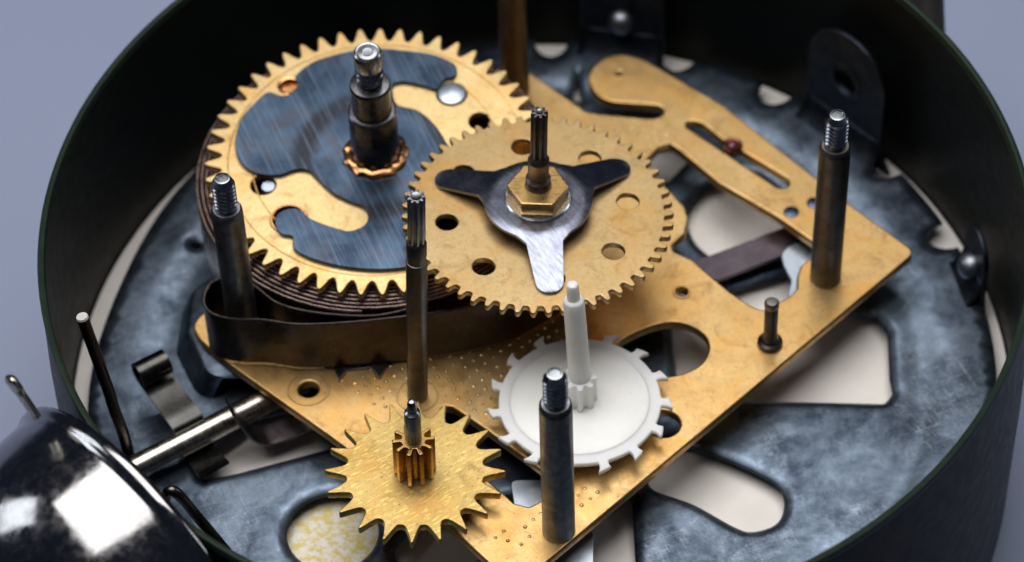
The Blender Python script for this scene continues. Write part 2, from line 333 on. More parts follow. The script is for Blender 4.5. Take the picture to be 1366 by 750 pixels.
M_leaf = mat('leaf_steel', steel((.13, .11, .12), (.20, .175, .185), (.25, .42), 4, bmp=.1))
M_rod = mat('rod_steel', steel((.38, .35, .30), (.55, .52, .46), (.18, .34), 6, tint=(.30, .22, .14), bmp=.08))
M_washer = mat('washer_steel', steel((.55, .55, .55), (.68, .68, .68), (.2, .3), 6, bmp=.04))
M_lever = mat('pale_steel', steel((.34, .40, .47), (.45, .52, .60), (.3, .48), 5, bmp=.08))
def m_zinc(nt, b):
    L = nt.links.new; b.inputs['Metallic'].default_value = .9
    a = noise(nt, 1.5, 7, .74, dist=.3); c = noise(nt, 6.0, 6, .75, dist=.2)
    col = mix(nt, ramp(nt, a, [(.38, 0), (.64, 1)]), (.034, .048, .072), (.15, .195, .255))
    col = mix(nt, math_(nt, 'MULTIPLY', ramp(nt, c, [(.55, 0), (.74, 1)]), .35), col, (.28, .335, .41))
    col = mix(nt, ramp(nt, noise(nt, 26, 3, .6), [(.64, 0), (.74, .75)]), col, (.035, .042, .055))
    scr = [ramp(nt, noise(nt, 5.0, 2, .5, sc=(.5, 7, 1), rot=(0, 0, R(q)), dist=.7), [(.488, 0), (.5, 1), (.512, 0)]) for q in (18, 112)]
    msk = ramp(nt, noise(nt, .9, 3, .6), [(.48, 0), (.62, 1)])
    sc2 = math_(nt, 'MULTIPLY', math_(nt, 'MAXIMUM', scr[0], scr[1]), msk)
    col = mix(nt, math_(nt, 'MULTIPLY', sc2, .55), col, (.42, .47, .53))
    L(col, b.inputs['Base Color'])
    rl = noise(nt, 9, 3, .6, sc=(.06, 1, 1), rot=(0, 0, R(40)))
    L(math_(nt, 'MULTIPLY_ADD', ramp(nt, math_(nt, 'ADD', math_(nt, 'MULTIPLY', c, .6), math_(nt, 'MULTIPLY', rl, .4)), [(.35, 1), (.65, 0)]), .26, .26), b.inputs['Roughness'])
    p = bump(nt, b, c, .2, .005); bump(nt, b, rl, .2, .002, p)
M_zinc = mat('zinc_plate', m_zinc)
def m_dial(nt, b):
    L = nt.links.new
    col = mix(nt, ramp(nt, noise(nt, 1.5, 5, .6), [(.35, 0), (.7, 1)]), (.82, .785, .75), (.74, .70, .66))
    tc = nt.nodes.new('ShaderNodeTexCoord'); vd = nt.nodes.new('ShaderNodeVectorMath'); vd.operation = 'DISTANCE'
    L(tc.outputs['Object'], vd.inputs[0]); vd.inputs[1].default_value = (-2.24, -2.01, 0)
    near = ramp(nt, math_(nt, 'DIVIDE', vd.outputs['Value'], 1.2), [(.3, 1), (.75, 0)])
    ye = math_(nt, 'MULTIPLY', ramp(nt, noise(nt, 9, 4, .7), [(.42, 0), (.58, .9)]), near)
    col = mix(nt, ye, col, (.66, .53, .10))
    L(col, b.inputs['Base Color']); b.inputs['Roughness'].default_value = .55
    L(mix(nt, ramp(nt, noise(nt, 16, 3, .6), [(.68, 0), (.75, .6)]), col, (.35, .29, .22)), b.inputs['Base Color'])
    bump(nt, b, noise(nt, 18, 4, .6), .1, .01)
M_dial = mat('cream_card', m_dial)
def m_paint(base, rough, coat):
    def f(nt, b):
        L = nt.links.new; n = noise(nt, 2.0, 6, .65)
        L(mix(nt, ramp(nt, n, [(.3, 0), (.7, 1)]), base, tuple(x*1.6 for x in base)), b.inputs['Base Color'])
        L(math_(nt, 'MULTIPLY_ADD', ramp(nt, noise(nt, 6, 6, .7), [(.3, 0), (.7, 1)]), .14, rough), b.inputs['Roughness'])
        b.inputs['Coat Weight'].default_value = coat; b.inputs['Specular IOR Level'].default_value = .085
        bump(nt, b, noise(nt, 9, 4, .6), .08, .02)
    return f
M_case = mat('green_black_enamel', m_paint((.002, .003, .0025), .34, .0))
def m_rim(nt, b):
    L = nt.links.new
    col = mix(nt, ramp(nt, noise(nt, 3, 4, .6), [(.3, 0), (.7, 1)]), (.006, .014, .008), (.011, .024, .014))
    chip = ramp(nt, noise(nt, 11, 4, .7), [(.68, 0), (.71, 1)])
    L(mix(nt, chip, col, (.07, .068, .055)), b.inputs['Base Color']); L(math_(nt, 'MULTIPLY', chip, .7), b.inputs['Metallic'])
    b.inputs['Roughness'].default_value = .5; b.inputs['Specular IOR Level'].default_value = .2; bump(nt, b, chip, .3, -.01)
M_rim = mat('green_rim_paint', m_rim)
M_black = mat('black_paint', m_paint((.012, .011, .011), .4, 0))
def m_nylon(nt, b):
    L = nt.links.new
    col = mix(nt, ramp(nt, noise(nt, 2.5, 4, .6), [(.35, 0), (.7, 1)]), (.93, .935, .90), (.87, .875, .83))
    col = mix(nt, ramp(nt, noise(nt, 24, 3, .6), [(.68, 0), (.76, .5)]), col, (.42, .36, .26))
    L(col, b.inputs['Base Color']); b.inputs['Roughness'].default_value = .38
    b.inputs['Subsurface Weight'].default_value = .7; b.inputs['Subsurface Radius'].default_value = (.18, .165, .13); b.inputs['Subsurface Scale'].default_value = 1.0
    bump(nt, b, noise(nt, 12, 4, .6), .08, .01)
M_nylon = mat('white_nylon', m_nylon)
def m_chrome(nt, b):
    L = nt.links.new; b.inputs['Metallic'].default_value = 1
    n = noise(nt, 3.0, 7, .72, dist=.6)
    L(mix(nt, ramp(nt, n, [(.45, 0), (.72, .6)]), (.27, .27, .275), (.12, .108, .10)), b.inputs['Base Color'])
    L(math_(nt, 'MULTIPLY_ADD', ramp(nt, noise(nt, 6, 7, .75), [(.4, 0), (.75, 1)]), .2, .08), b.inputs['Roughness'])
    bump(nt, b, noise(nt, 16, 5, .7), .05, .01)
M_chrome = mat('worn_chrome', m_chrome)
def m_table(nt, b):
    L = nt.links.new
    L(mix(nt, noise(nt, .25, 3, .5), (.208, .246, .364), (.228, .267, .385)), b.inputs['Base Color']); b.inputs['Roughness'].default_value = .6
    bump(nt, b, noise(nt, 6, 4, .6), .05, .02)
M_table = mat('blue_grey_paper', m_table)
def m_jewel(nt, b):
    b.inputs['Base Color'].default_value = (.16, .02, .035, 1); b.inputs['Roughness'].default_value = .1; b.inputs['Transmission Weight'].default_value = .3
M_jewel = mat('ruby', m_jewel)
M_jring = mat('jewel_setting', steel((.12, .05, .035), (.2, .085, .05), (.25, .4), 6, bmp=.05))
M_screw = mat('blue_screw', steel((.05, .06, .10), (.09, .11, .17), (.2, .32), 6, bmp=.05))

# ------------------------------------------------------------------ the setting: the paper the clock lies on
me = pydata('table', [(-260, -120, -2.02), (260, -120, -2.02), (260, 400, -2.02), (-260, 400, -2.02)], [(0, 1, 2, 3)])
tag(mobj('table_surface', me, M_table), 'smooth blue grey surface that the clock case lies on', kind='structure')

# ------------------------------------------------------------------ clock case
CX, CY = .259, -.740
case = empty('clock_case', (CX, CY, -2.0), 'round black green enamelled drum holding the whole movement', 'clock case')
lathe('wall', [(0, .02), (4.6, .02), (4.85, .03), (5.03, .10), (5.09, .28), (5.09, 2.0), (5.075, 2.9), (5.03, 3.80), (4.975, 3.80), (5.02, 2.9), (5.04, 2.2), (5.045, 1.0), (4.80, .98), (4.80, .06), (0, .06)], M_case, case, 160)
lathe('rim', [(4.965, 3.78), (4.962, 3.84), (4.975, 3.872), (5.0, 3.882), (5.03, 3.872), (5.042, 3.84), (5.036, 3.78)], M_rim, case, 160)
leg = mobj('foot', tube_mesh('foot', [Vector(POST[0])-Vector((CX, CY, -2)), Vector(POST[1])-Vector((CX, CY, -2))], .20, 24), M_black, case)
tag(leg, 'dark post behind the far rim')
# cream card (back of the dial) seen through the openings
dial = lathe('dial_card', [(0, 0), (5.02, 0), (5.03, -.01), (5.03, -.05), (0, -.05)], M_dial, None, 128); dial.location = (CX, CY, -.76)
tag(dial, 'cream white dial card at the bottom, seen through the grey plate', 'dial')

# ------------------------------------------------------------------ zinc base plate
zinc = empty('base_plate', (0, 0, 0), 'round mottled blue grey zinc plate under the brass movement', 'base plate')
zo = []
RZ = 4.86; notches = [86.3, 68.3, 53.5, 33.6, 19.0, 104, 121, 215, 240, 270, 305, 335]
a = 0.0
while a < 360:
    hit = [q for q in notches if abs((a-q+180) % 360-180) < 2.2]
    if hit:
        q = hit[0]
        for k in range(13):
            t = math.pi*(k/12); dx = -math.cos(t)*.2; dr = -math.sin(t)*.27
            aa = R(q)+dx/RZ; zo.append((CX+(RZ+dr)*math.cos(aa), CY+(RZ+dr)*math.sin(aa)))
        a = q+2.6
    else:
        rl_ = RZ-.11*math.exp(-((a-163)/17)**2); zo.append((CX+rl_*math.cos(R(a)), CY+rl_*math.sin(R(a)))); a += 1.2
zh = [fillet(Z_TRI, .10), fillet(Z_SLOT, -1), fillet(Z_LOW, .12), fillet(Z_LEFT, .1), fillet(Z_TOPL, .1),
      fillet(Z_WIN, -1), circle(*Z_PTS[0], .50, 48), circle(*Z_PTS[1], .07, 20), Z_SLIT]
from mathutils import kdtree
def inside(x, y, poly):
    c = False; j = len(poly)-1
    for i in range(len(poly)):
        (xi, yi), (xj, yj) = poly[i], poly[j]
        if (yi > y) != (yj > y) and x < (xj-xi)*(y-yi)/(yj-yi)+xi: c = not c
        j = i
    return c
def smooth01(t): t = max(0, min(1, t)); return t*t*(3-2*t)
def resample(loop, step):
    out = []
    for i in range(len(loop)):
        a, c = Vector(loop[i]), Vector(loop[(i+1) % len(loop)]); n = max(1, int((c-a).length/step))
        for k in range(n): q = a.lerp(c, k/n); out.append((q.x, q.y))
    return out
def formed_disc():
    loops = [resample(zo, .06)]+[resample(q, .05) for q in zh]
    pts = []; edges = []; seen = 0
    for L in loops:
        n = len(L); edges += [(seen+i, seen+(i+1) % n) for i in range(n)]; pts += [Vector(p) for p in L]; seen += n
    bounds = [(min(p[0] for p in L), max(p[0] for p in L), min(p[1] for p in L), max(p[1] for p in L)) for L in zh]
    kd = kdtree.KDTree(seen)
    for i, p in enumerate(pts): kd.insert((p.x, p.y, 0), i)
    kd.balance()
    kh = kdtree.KDTree(seen-len(loops[0]))
    for i, p in enumerate(pts[len(loops[0]):]): kh.insert((p.x, p.y, 0), i)
    kh.balance()
    def hole(x, y):
        for q, (x0, x1, y0, y1) in zip(zh, bounds):
            if x0 < x < x1 and y0 < y < y1 and inside(x, y, q): return True
        return False
    def add(x, y, dmin):
        if math.hypot(x-CX, y-CY) > RZ-.02 or (math.hypot(x-CX, y-CY) > RZ-.3 and not inside(x, y, zo)) or kd.find((x, y, 0))[2] < dmin or hole(x, y): return
        pts.append(Vector((x, y)))
    for L in loops[1:]:
        n = len(L)
        for off in (.03, .06, .09):
            for i in range(0, n):
                t = Vector(L[(i+1) % n])-Vector(L[i-1])
                if t.length < 1e-6: continue
                t.normalize()
                for sg in (-1, 1): add(L[i][0]-t.y*off*sg, L[i][1]+t.x*off*sg, off*.8)
    g = .085
    for i in range(-60, 61):
        for k in range(-60, 61): add(CX+i*g+(k % 2)*g/2, CY+k*g, .10)
    vv, ee, ff, *_ = geometry.delaunay_2d_cdt(pts, edges, [], 0, 1e-5)
    keep = []
    for q in ff:
        cx_ = sum(vv[i].x for i in q)/3; cy_ = sum(vv[i].y for i in q)/3
        r = math.hypot(cx_-CX, cy_-CY)
        if r > RZ+.01: continue
        if r > RZ-.30 and not inside(cx_, cy_, zo): continue
        if hole(cx_, cy_): continue
        keep.append(q)
    P = []
    for p in vv:
        r = math.hypot(p.x-CX, p.y-CY); d = kh.find((p.x, p.y, 0))[2]
        z = -.60
        z += .035*smooth01((r-4.0)/.4)-.02*math.exp(-((r-4.1)/.16)**2)       # pressed step near the edge
        z -= .045*(1-smooth01(d/.07))                                            # edges of the openings rolled down
        z += .012*math.sin(p.x*1.3+.5)*math.sin(p.y*1.1)                         # sheet is not dead flat
        P.append((p.x, p.y, z))
    return pydata('disc', P, [tuple(q) for q in keep])
dz = mobj('disc', formed_disc(), M_zinc, zinc, 60)
sd = dz.modifiers.new('sheet', 'SOLIDIFY'); sd.thickness = .055; sd.offset = -1
# upright mounting tabs bent up at the edge
def tab(ang, rad, width, height, rnd_top, hole_h, hole_r, screw):
    a = R(ang); c = Vector((CX+rad*math.cos(a), CY+rad*math.sin(a), -.64)); tx = Vector((-math.sin(a), math.cos(a), 0)); nrm = Vector((-math.cos(a), -math.sin(a), 0))
    h = width/2
    if rnd_top: out = [(-h*1.25, 0), (-h, .25), (-h, height-h)]+[(-h*math.cos(t), height-h+h*math.sin(t)) for t in [math.pi*k/20 for k in range(1, 20)]]+[(h, height-h), (h, .25), (h*1.25, 0)]
    else: out = fillet([(-h, 0, 0), (-h, height, .12), (h, height, .12), (h, 0, 0)], .1)
    t = plate('mounting_tab', out, [circle(0, hole_h, hole_r, 28)], -.03, .03, M_tab, zinc, .01)
    t.matrix_world = Matrix(((tx.x, 0, nrm.x, c.x), (tx.y, 0, nrm.y, c.y), (0, 1, 0, c.z), (0, 0, 0, 1)))
    pv = []; pf = []
    for q in range(9):
        tt = q/8*math.pi/2; rr = .40
        for u in range(7):
            x = (u/6-.5)*width*(1.18-.2*math.sin(tt)); pv.append((x, .035+rr*(1-math.cos(tt)), .034+rr*(1-math.sin(tt))))
    for q in range(8):
        for u in range(6): pf.append((q*7+u, q*7+u+1, (q+1)*7+u+1, (q+1)*7+u))
    bd = mobj('bend', pydata('bend', pv, pf), M_tab, t, 70); sb = bd.modifiers.new('sheet', 'SOLIDIFY'); sb.thickness = .02
    if screw:
        s = lathe('screw', [(.0, .16), (.06, .155), (.11, .13), (.145, .08), (.155, .03), (.155, .0), (.05, -.02), (.05, -.1)], M_pillar, t, 28); s.location = (0, hole_h, .032)
    else:
        lathe('eyelet', [(hole_r, .03), (hole_r+.02, .055), (hole_r+.07, .05), (hole_r+.10, .031)], M_tab, t, 28).location = (0, hole_h, .002)
    return t
tab(76.3, 4.80, .98, 1.45, False, .62, .06, True)
tab(41.5, 4.76, 1.14, 1.70, True, 1.02, .15, False)
tab(10.5, 4.84, .62, .95, True, .42, .05, True)
# raised, hollow platform under the left corner of the brass plate
foot = [(-3.42, -.98), (-3.68, -.36), (-3.62, .30), (-3.0, .75), (-2.2, .5), (-1.9, -.5), (-2.35, -1.0)]
top = [(-3.22, -1.02), (-3.46, -.36), (-3.42, .22), (-2.95, .58), (-2.3, .36), (-2.1, -.5), (-2.45, -1.02)]
foot = fillet(foot, .25, 5); top = fillet(top, .25, 5)
v = [(x, y, -.605) for x, y in foot]; f = []
rows = 6
for r_ in range(1, rows+1):
    q = r_/rows; e = q; zz = -.605+.43*math.sin(q*math.pi/2)**1.2
    v += [((1-e)*a_[0]+e*b_[0], (1-e)*a_[1]+e*b_[1], zz) for a_, b_ in zip(foot, top)]
K = len(foot)
for r_ in range(rows):
    for k in range(K-1): f.append((r_*K+k, r_*K+k+1, (r_+1)*K+k+1, (r_+1)*K+k))
f.append(tuple(range(rows*K, rows*K+K)))
hp = mobj('raised_housing', pydata('raised_housing', v, f), M_zinc, zinc, 50)
sm = hp.modifiers.new('sol', 'SOLIDIFY'); sm.thickness = .035; sm.offset = -1

# ------------------------------------------------------------------ steel pieces between zinc plate and brass plate
strap = plate('steel_strap', STRAP, [], -.36, -.31, M_strap, None, .006); tag(strap, 'dark purple brown steel strap crossing below the brass window', 'strap')
lever = plate('steel_lever', fillet(LEVER, .12), [], -.30, -.24, M_lever, None, .01); tag(lever, 'pale steel lever with curved nose showing beside the right pillar foot', 'lever')
brk = plate('corner_bracket', fillet(BRACKET, .08), [], -.36, -.30, M_lever, None, .01); tag(brk, 'grey steel bracket below the front corner of the brass plate', 'bracket')

# ------------------------------------------------------------------ brass movement plate
mp = empty('movement_plate', (0, 0, 0), 'large brass plate with cut-outs carrying four screw-topped pillars', 'plate')
ph = [fillet(P_WINDOW, .06), fillet(P_SLOT, .04), fillet(P_OVAL, -1), fillet(P_VOID, .05)]
ph += [circle(*P_PTS[0], .105, 28), circle(*P_PTS[2], .06, 20), circle(*P_PTS[3], .175, 32), circle(*P_PTS[7], .03, 14)]
po = [(x, y, .4) for x, y in PLATE]
po[0] = (*PLATE[0], .12); po[29] = (*PLATE[29], .05); po[28] = (*PLATE[28], .05)
plate('plate', fillet(po, .1), ph, -.12, 0, M_plate, mp, .022)
dv = []; df = []
ga = R(-46); gx = Vector((math.cos(ga), math.sin(ga))); gy = Vector((-gx.y, gx.x)); sp_ = .118
for poly in DOTS:
    for i in range(-60, 61):
        for k in range(-60, 61):
            p = gx*(i*sp_)+gy*((k+.5*(i % 2))*sp_)
            p += Vector((rnd.uniform(-.006, .006), rnd.uniform(-.006, .006)))
            if not inside(p.x, p.y, poly) or any(inside(p.x, p.y, q) for q in ph) or rnd.random() < .05: continue
            if min((p-Vector(P_PTS[1])).length, (p-Vector(P_PTS[10])).length) < .26: continue
            rr = rnd.uniform(.019, .025); hh = rnd.uniform(.009, .016); n0 = len(dv)
            for q in range(7): dv.append((p.x+rr*math.cos(q*2*math.pi/7), p.y+rr*math.sin(q*2*math.pi/7), .0004))
            for q in range(7): dv.append((p.x+rr*.55*math.cos(q*2*math.pi/7), p.y+rr*.55*math.sin(q*2*math.pi/7), hh*.75))
            dv.append((p.x, p.y, hh))
            for q in range(7): df.append((n0+q, n0+(q+1) % 7, n0+7+(q+1) % 7, n0+7+q)); df.append((n0+7+q, n0+7+(q+1) % 7, n0+14))
tag(mobj('stipple', pydata('stipple', dv, df), M_great, mp, 60), kind='stuff')
def ring(name, c, r, m, w_=.012, h=.006): o = lathe(name, [(r-w_, 0), (r-w_*.5, h), (r+w_*.5, h), (r+w_, 0)], m, mp, 40); o.location = (c[0], c[1], 0); return o
ring('bush', P_PTS[0], .215, M_plate); ring('bush', P_PTS[1], .215, M_plate); ring('bush', P_PTS[2], .085, M_pin, .016, .008)
ring('bush', P_PTS[7], .06, M_plate, .012, .004)
pm = lathe_mesh('pillar', [(0, 0), (.166, 0), (.168, .012), (.166, .03), (.163, 2.0), (.160, 2.05), (.138, 2.085), (.10, 2.088), (.10, 2.15)], 40)
tm = thread_mesh('thread', .098, .122, 2.10, 2.52, .054)
for i, (p, m) in enumerate(((P_PTS[9], M_pillar_b), (P_PTS[10], M_pillar_c), (LEFTPILLAR[0], M_pillar), (P_PTS[11], M_bronze))):
    o = mobj('pillar', pm if i == 0 else pm.copy(), m, mp); o.location = (p[0], p[1], .001); o.rotation_euler = (0, 0, i*1.3)
    t = mobj('thread', tm if i == 0 else tm.copy(), M_thread, o)
pin = lathe('short_pin', [(0, .012), (.0725, .012), (.0725, .55), (.066, .58), (.078, .60), (.078, .655), (.06, .675), (0, .68)], M_arbor, mp, 28); pin.location = (PIN[0][0], PIN[0][1], 0); pin.rotation_euler = (-.03, .0, 0)
lathe('collar', [(.075, .07), (.10, .075), (.13, .055), (.135, .025), (.13, .002)], M_dark, pin, 32)
for q in (5, 6):
    s = lathe('screw', [(0, .010), (.06, .012), (.08, .008), (.085, .001)], M_screw, mp, 24); s.location = (*P_PTS[q], 0)
j = lathe('jewel_bearing', [(.0, .02), (.06, .03), (.065, .05), (.095, .055), (.112, .04), (.115, -.05)], M_jring, mp, 28); j.location = (*P_PTS[4], 0)
lathe('ruby', [(0, .07), (.035, .066), (.058, .048), (.063, .02)], M_jewel, j, 20)

# ------------------------------------------------------------------ mainspring
SC = (-1.398, .965)
ms = empty('mainspring', (SC[0], SC[1], 0), 'dark coiled steel mainspring under the toothed great wheel, looped round the left pillar', 'spring')
sp = []
turns = 13; n = turns*72
for i in range(n+1):
    t = i/72*2*math.pi; r = 1.28+(1.955-1.28)*(i/n); r += .006*math.sin(t*3+i*.01)
    a = R(-95)+t; sp.append((r*math.cos(a), r*math.sin(a)))
mobj('coil', strip_mesh('coil', sp, .05, .78, .030), M_spring, ms)
lp = [(p.x-SC[0], p.y-SC[1]) for p in catmull([(x, y, 0) for x, y in ([(.75, -.30)]+LOOP)], 8)]
mobj('outer_loop', strip_mesh('outer_loop', lp, .04, .75, .032), M_dark, ms)
pl = plate('pointed_piece', [(-.75, -1.95), (-.62, -2.05), (-.50, -2.10), (-.455, -2.26), (-.37, -2.12), (-.12, -2.10), (-.03, -2.25), (.05, -2.10), (.2, -2.0), (.2, -1.9), (-.7, -1.85)], [], .002, .03, M_dark, ms, .004)  # flat dark piece with two points, tucked under the spring strip

# ------------------------------------------------------------------ great wheel
gw = empty('great_wheel', (-1.398, .965, 1.0), 'large pointed-tooth brass wheel with blued steel plate and thick threaded arbor', 'gear', (.007, -.06, 1))
tooth = [(-.46, .02), (-.38, .10), (-.30, .28), (-.235, .52), (-.15, .80), (-.08, .95), (0, 1.0), (.08, .95), (.15, .80), (.235, .52), (.30, .28), (.38, .10), (.46, .02), (.5, 0)]
go = gear(51, 3.5, 1.655, 1.835, tooth, .015)
BP = BIGPTS
gh = [circle(*BP[1], .165, 32), circle(BP[2][0], BP[2][1], .10, 24), circle(BP[3][0], BP[3][1], .135, 28), circle(BP[4][0], BP[4][1], .175, 32), circle(BP[5][0], BP[5][1], .12, 24), circle(0, 0, .2, 30)]
plate('wheel', go, gh, -.085, 0, M_great, gw, .010)
for rr in (1.585, 1.33): lathe('turned_line', [(rr-.008, .0), (rr-.004, .0035), (rr+.004, .0035), (rr+.008, .0)], M_pin, gw, 96)
so = fillet(STEEL, -1)
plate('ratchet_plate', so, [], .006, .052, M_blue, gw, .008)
rv = lathe('rivet', [(0, .035), (.12, .032), (.15, .018), (.155, -.06)], M_lever, gw, 32); rv.location = (*BP[1], 0)
for q in (2, 4): lathe('copper_ring', [(0.0, -.07), (.09, -.07), (.10, .004), (.12, .01), (.135, .002)] if q == 2 else [(.168, .0), (.176, .012), (.195, .012), (.205, .001)], M_copper, gw, 30).location = (*BP[q], 0)
cl = lathe('rivet', [(0, -.03), (.07, -.03), (.08, -.2)], M_lever, gw, 20); cl.location = (BP[3][0]+.05, BP[3][1], 0)
cc = lathe_mesh('copper_collar', [(.258, .06), (.262, .095), (.285, .11), (.32, .10), (.345, .08), (.35, .06), (.335, .0535)], 44)
for q in cc.vertices:
    a_ = math.atan2(q.co.y, q.co.x); k_ = 1+.03*math.sin(a_*11+1)+.02*math.sin(a_*17)+rnd.uniform(-.012, .012)
    if q.co.xy.length > .27: q.co.x *= k_; q.co.y *= k_
    if q.co.z > .07: q.co.z += rnd.uniform(-.008, .008)
mobj('copper_collar', cc, M_copper, gw, 30)
arb = lathe('arbor', [(0, .05), (.256, .05), (.256, .755), (.252, .775), (.236, .79), (.206, .793), (.204, .82), (.204, 1.16), (.216, 1.17), (.216, 1.20), (.205, 1.222), (.17, 1.228), (.13, 1.232), (.128, 1.30)], M_arbor2, gw, 48)
mobj('thread', thread_mesh('thread', .125, .15, 1.26, 1.52, .07), M_thread, arb)
lathe('arbor_cap', [(.138, 1.48), (.150, 1.51), (.150, 1.66), (.143, 1.70), (.125, 1.715), (.105, 1.712), (.10, 1.705), (.06, 1.708), (.055, 1.712), (0, 1.71)], M_thread, arb, 40)

# ------------------------------------------------------------------ centre wheel
cw = empty('center_wheel', (.297, -.126, 1.25), 'brass wheel with eight round holes under a three-armed steel spring', 'gear', (.033, .029, 1))
t2 = [(-.44, .0), (-.30, .06), (-.24, .4), (-.20, .72), (-.10, .97), (0, 1.0), (.12, .95), (.20, .70), (.25, .38), (.31, .06), (.45, 0)]
ch = [circle(.955*math.cos(R(7.5+45*k)), .955*math.sin(R(7.5+45*k)), .118, 32) for k in range(8)]+[circle(0, 0, .1, 24)]
plate('wheel', gear(55, 4.2, 1.318, 1.418, t2, .05), ch, -.075, 0, M_gear, cw, .009)
def spider():
    hub = .56; out = []
    arms = [33.5, 154.0, 274.5]
    for k, a0 in enumerate(arms):
        a = R(a0); d = Vector((math.cos(a), math.sin(a))); nn = Vector((-d.y, d.x))
        rb = hub*.93; wb, wt, rt = .188, .145, 1.17
        pts = [d*rb-nn*(wb+.06), d*(rb+.07)-nn*wb]
        for q in range(1, 8): pts.append(d*(rb+.07+(rt-wt-rb-.07)*q/7)-nn*(wb+(wt-wb)*q/7))
        for q in range(1, 12): t = -math.pi/2+math.pi*q/12; pts.append(d*(rt-wt+wt*math.cos(t))+nn*wt*math.sin(t))
        for q in range(7, 0, -1): pts.append(d*(rb+.07+(rt-wt-rb-.07)*q/7)+nn*(wb+(wt-wb)*q/7))
        pts += [d*(rb+.07)+nn*wb, d*rb+nn*(wb+.06)]
        out += [(p.x, p.y) for p in pts]
        a1 = a0+math.degrees(math.atan2(wb+.06, rb)); a2 = arms[(k+1) % 3]+(360 if k == 2 else 0)-math.degrees(math.atan2(wb+.06, rb))
        for q in range(1, 14): t = R(a1+(a2-a1)*q/14); out.append((hub*math.cos(t), hub*math.sin(t)))
    return out
so = spider(); pts = [Vector(p) for p in so]; n0 = len(pts); edges = [(i, (i+1) % n0) for i in range(n0)]
g = .045
for i in range(-28, 29):
    for k in range(-28, 29):
        x, y = i*g+(k % 2)*g/2, k*g
        if inside(x, y, so) and min((x-a)**2+(y-b)**2 for a, b in so) > .0009: pts.append(Vector((x, y)))
vv, ee, ff, *_ = geometry.delaunay_2d_cdt(pts, edges, [list(range(n0))], 1, 1e-6)
def hz(x, y):
    r = math.hypot(x, y)
    if r < .50: return .205
    q = min(1, (r-.50)/.62); return .205-.17*q
vb = []; fb = []
nv = len(vv)
for s in (0, 1):
    for p in vv: vb.append((p.x, p.y, hz(p.x, p.y)-s*.036))
fb += [tuple(q) for q in ff]; fb += [tuple(nv+k for k in reversed(q)) for q in ff]
cnt = {}
for q in ff:
    for i in range(len(q)):
        e = (q[i], q[(i+1) % len(q)]); cnt[e] = 1
for (a, b) in list(cnt):
    if (b, a) not in cnt: fb.append((a, nv+a, nv+b, b))
mobj('tension_spring', pydata('tension_spring', vb, fb), M_spider, cw, 40)
lathe('washer', [(.11, .206), (.11, .232), (.335, .232), (.348, .222), (.348, .206)], M_washer, cw, 48)
hexo = [(.322*math.cos(R(-4+60*k)), .322*math.sin(R(-4+60*k))) for k in range(6)]
plate('nut', fillet(hexo, .02, 3), [circle(0, 0, .125, 30)], .234, .40, M_nut, cw, .016)
ca = lathe('arbor', [(.0, -.3), (.12, -.3), (.133, .2), (.135, .44), (.128, .46), (.12, .475), (.13, .49), (.13, .505), (.112, .525), (.108, .55), (.108, .74), (.112, .75), (.112, .78), (.10, .80), (.085, .83), (.0, .83)], M_arbor, cw, 40)
leaf = [(-.42, 0), (-.30, .1), (-.24, .8), (-.12, 1), (.12, 1), (.24, .8), (.30, .1), (.42, 0)]
plate('pinion', gear(8, 10, .052, .088, leaf), [], .82, 1.46, M_arbor, ca, .006)
lathe('pivot', [(.04, 1.455), (.03, 1.475), (0, 1.47)], M_thread, ca, 16)

# ------------------------------------------------------------------ white plastic wheel
ww = empty('plastic_wheel', (.649, -1.83, .22), 'white plastic wheel with hooked teeth and tall white arbor', 'gear', (.003, .027, 1))
t3 = [(-.155, 0), (-.145, .30), (-.165, .60), (-.225, .97), (-.20, 1.01), (-.08, .90), (.06, .77), (.135, .66), (.12, .45), (.12, .2), (.15, 0)]+[(.165+.65*k/7, 0) for k in range(1, 7)]
plate('wheel', gear(15, 20.2, .838, .962, t3, .03), [], -.065, -.003, M_nylon, ww, .012)
lathe('raised_face', [(.725, -.004), (.715, .006), (.70, .010), (.40, .009), (.0, .009)], M_nylon, ww, 64, 60)
plate('pinion', gear(8, 0, .125, .178, [(-.4, 0), (-.3, .2), (-.22, .8), (-.1, 1), (.1, 1), (.22, .8), (.3, .2), (.4, 0)]), [], .0, .36, M_nylon, ww, .012)
wa = lathe('arbor', [(0, .3), (.118, .3), (.116, .42), (.108, 1.44), (.10, 1.475), (.085, 1.49), (.066, 1.495), (.062, 1.66), (.055, 1.70), (.03, 1.715), (0, 1.715)], M_nylon, ww, 36); wa.location = (.02, 0, 0); wa.rotation_euler = (-.05, -.045, 0)

# ------------------------------------------------------------------ escape wheel
ew = empty('escape_wheel', (-1.061, -2.674, .25), 'golden escape wheel with spiky teeth and ribbed pinion at the front', 'gear', (.02, .027, 1))
t4 = [(-.42, .0), (-.33, .06), (-.24, .22), (-.15, .48), (-.07, .78), (-.035, .985), (.04, 1.0), (.10, .78), (.18, .45), (.26, .2), (.34, .05), (.42, 0)]
plate('wheel', gear(20, 15.3, .700, .915, t4, .03), [], -.095, 0, M_esc, ew, .009)
lf = [(-.46, 0), (-.28, .02), (-.21, .25), (-.19, .85), (-.13, 1), (.13, 1), (.19, .85), (.21, .25), (.28, .02), (.46, 0)]
plate('pinion', gear(10, 4, .125, .215, lf), [], .002, .50, M_pin, ew, .010)
ea = lathe('arbor', [(.0, .45), (.086, .45), (.084, .90), (.078, .93), (.055, .945), (.050, .95), (.048, 1.06), (.035, 1.10), (0, 1.115)], M_thread, ew, 28)

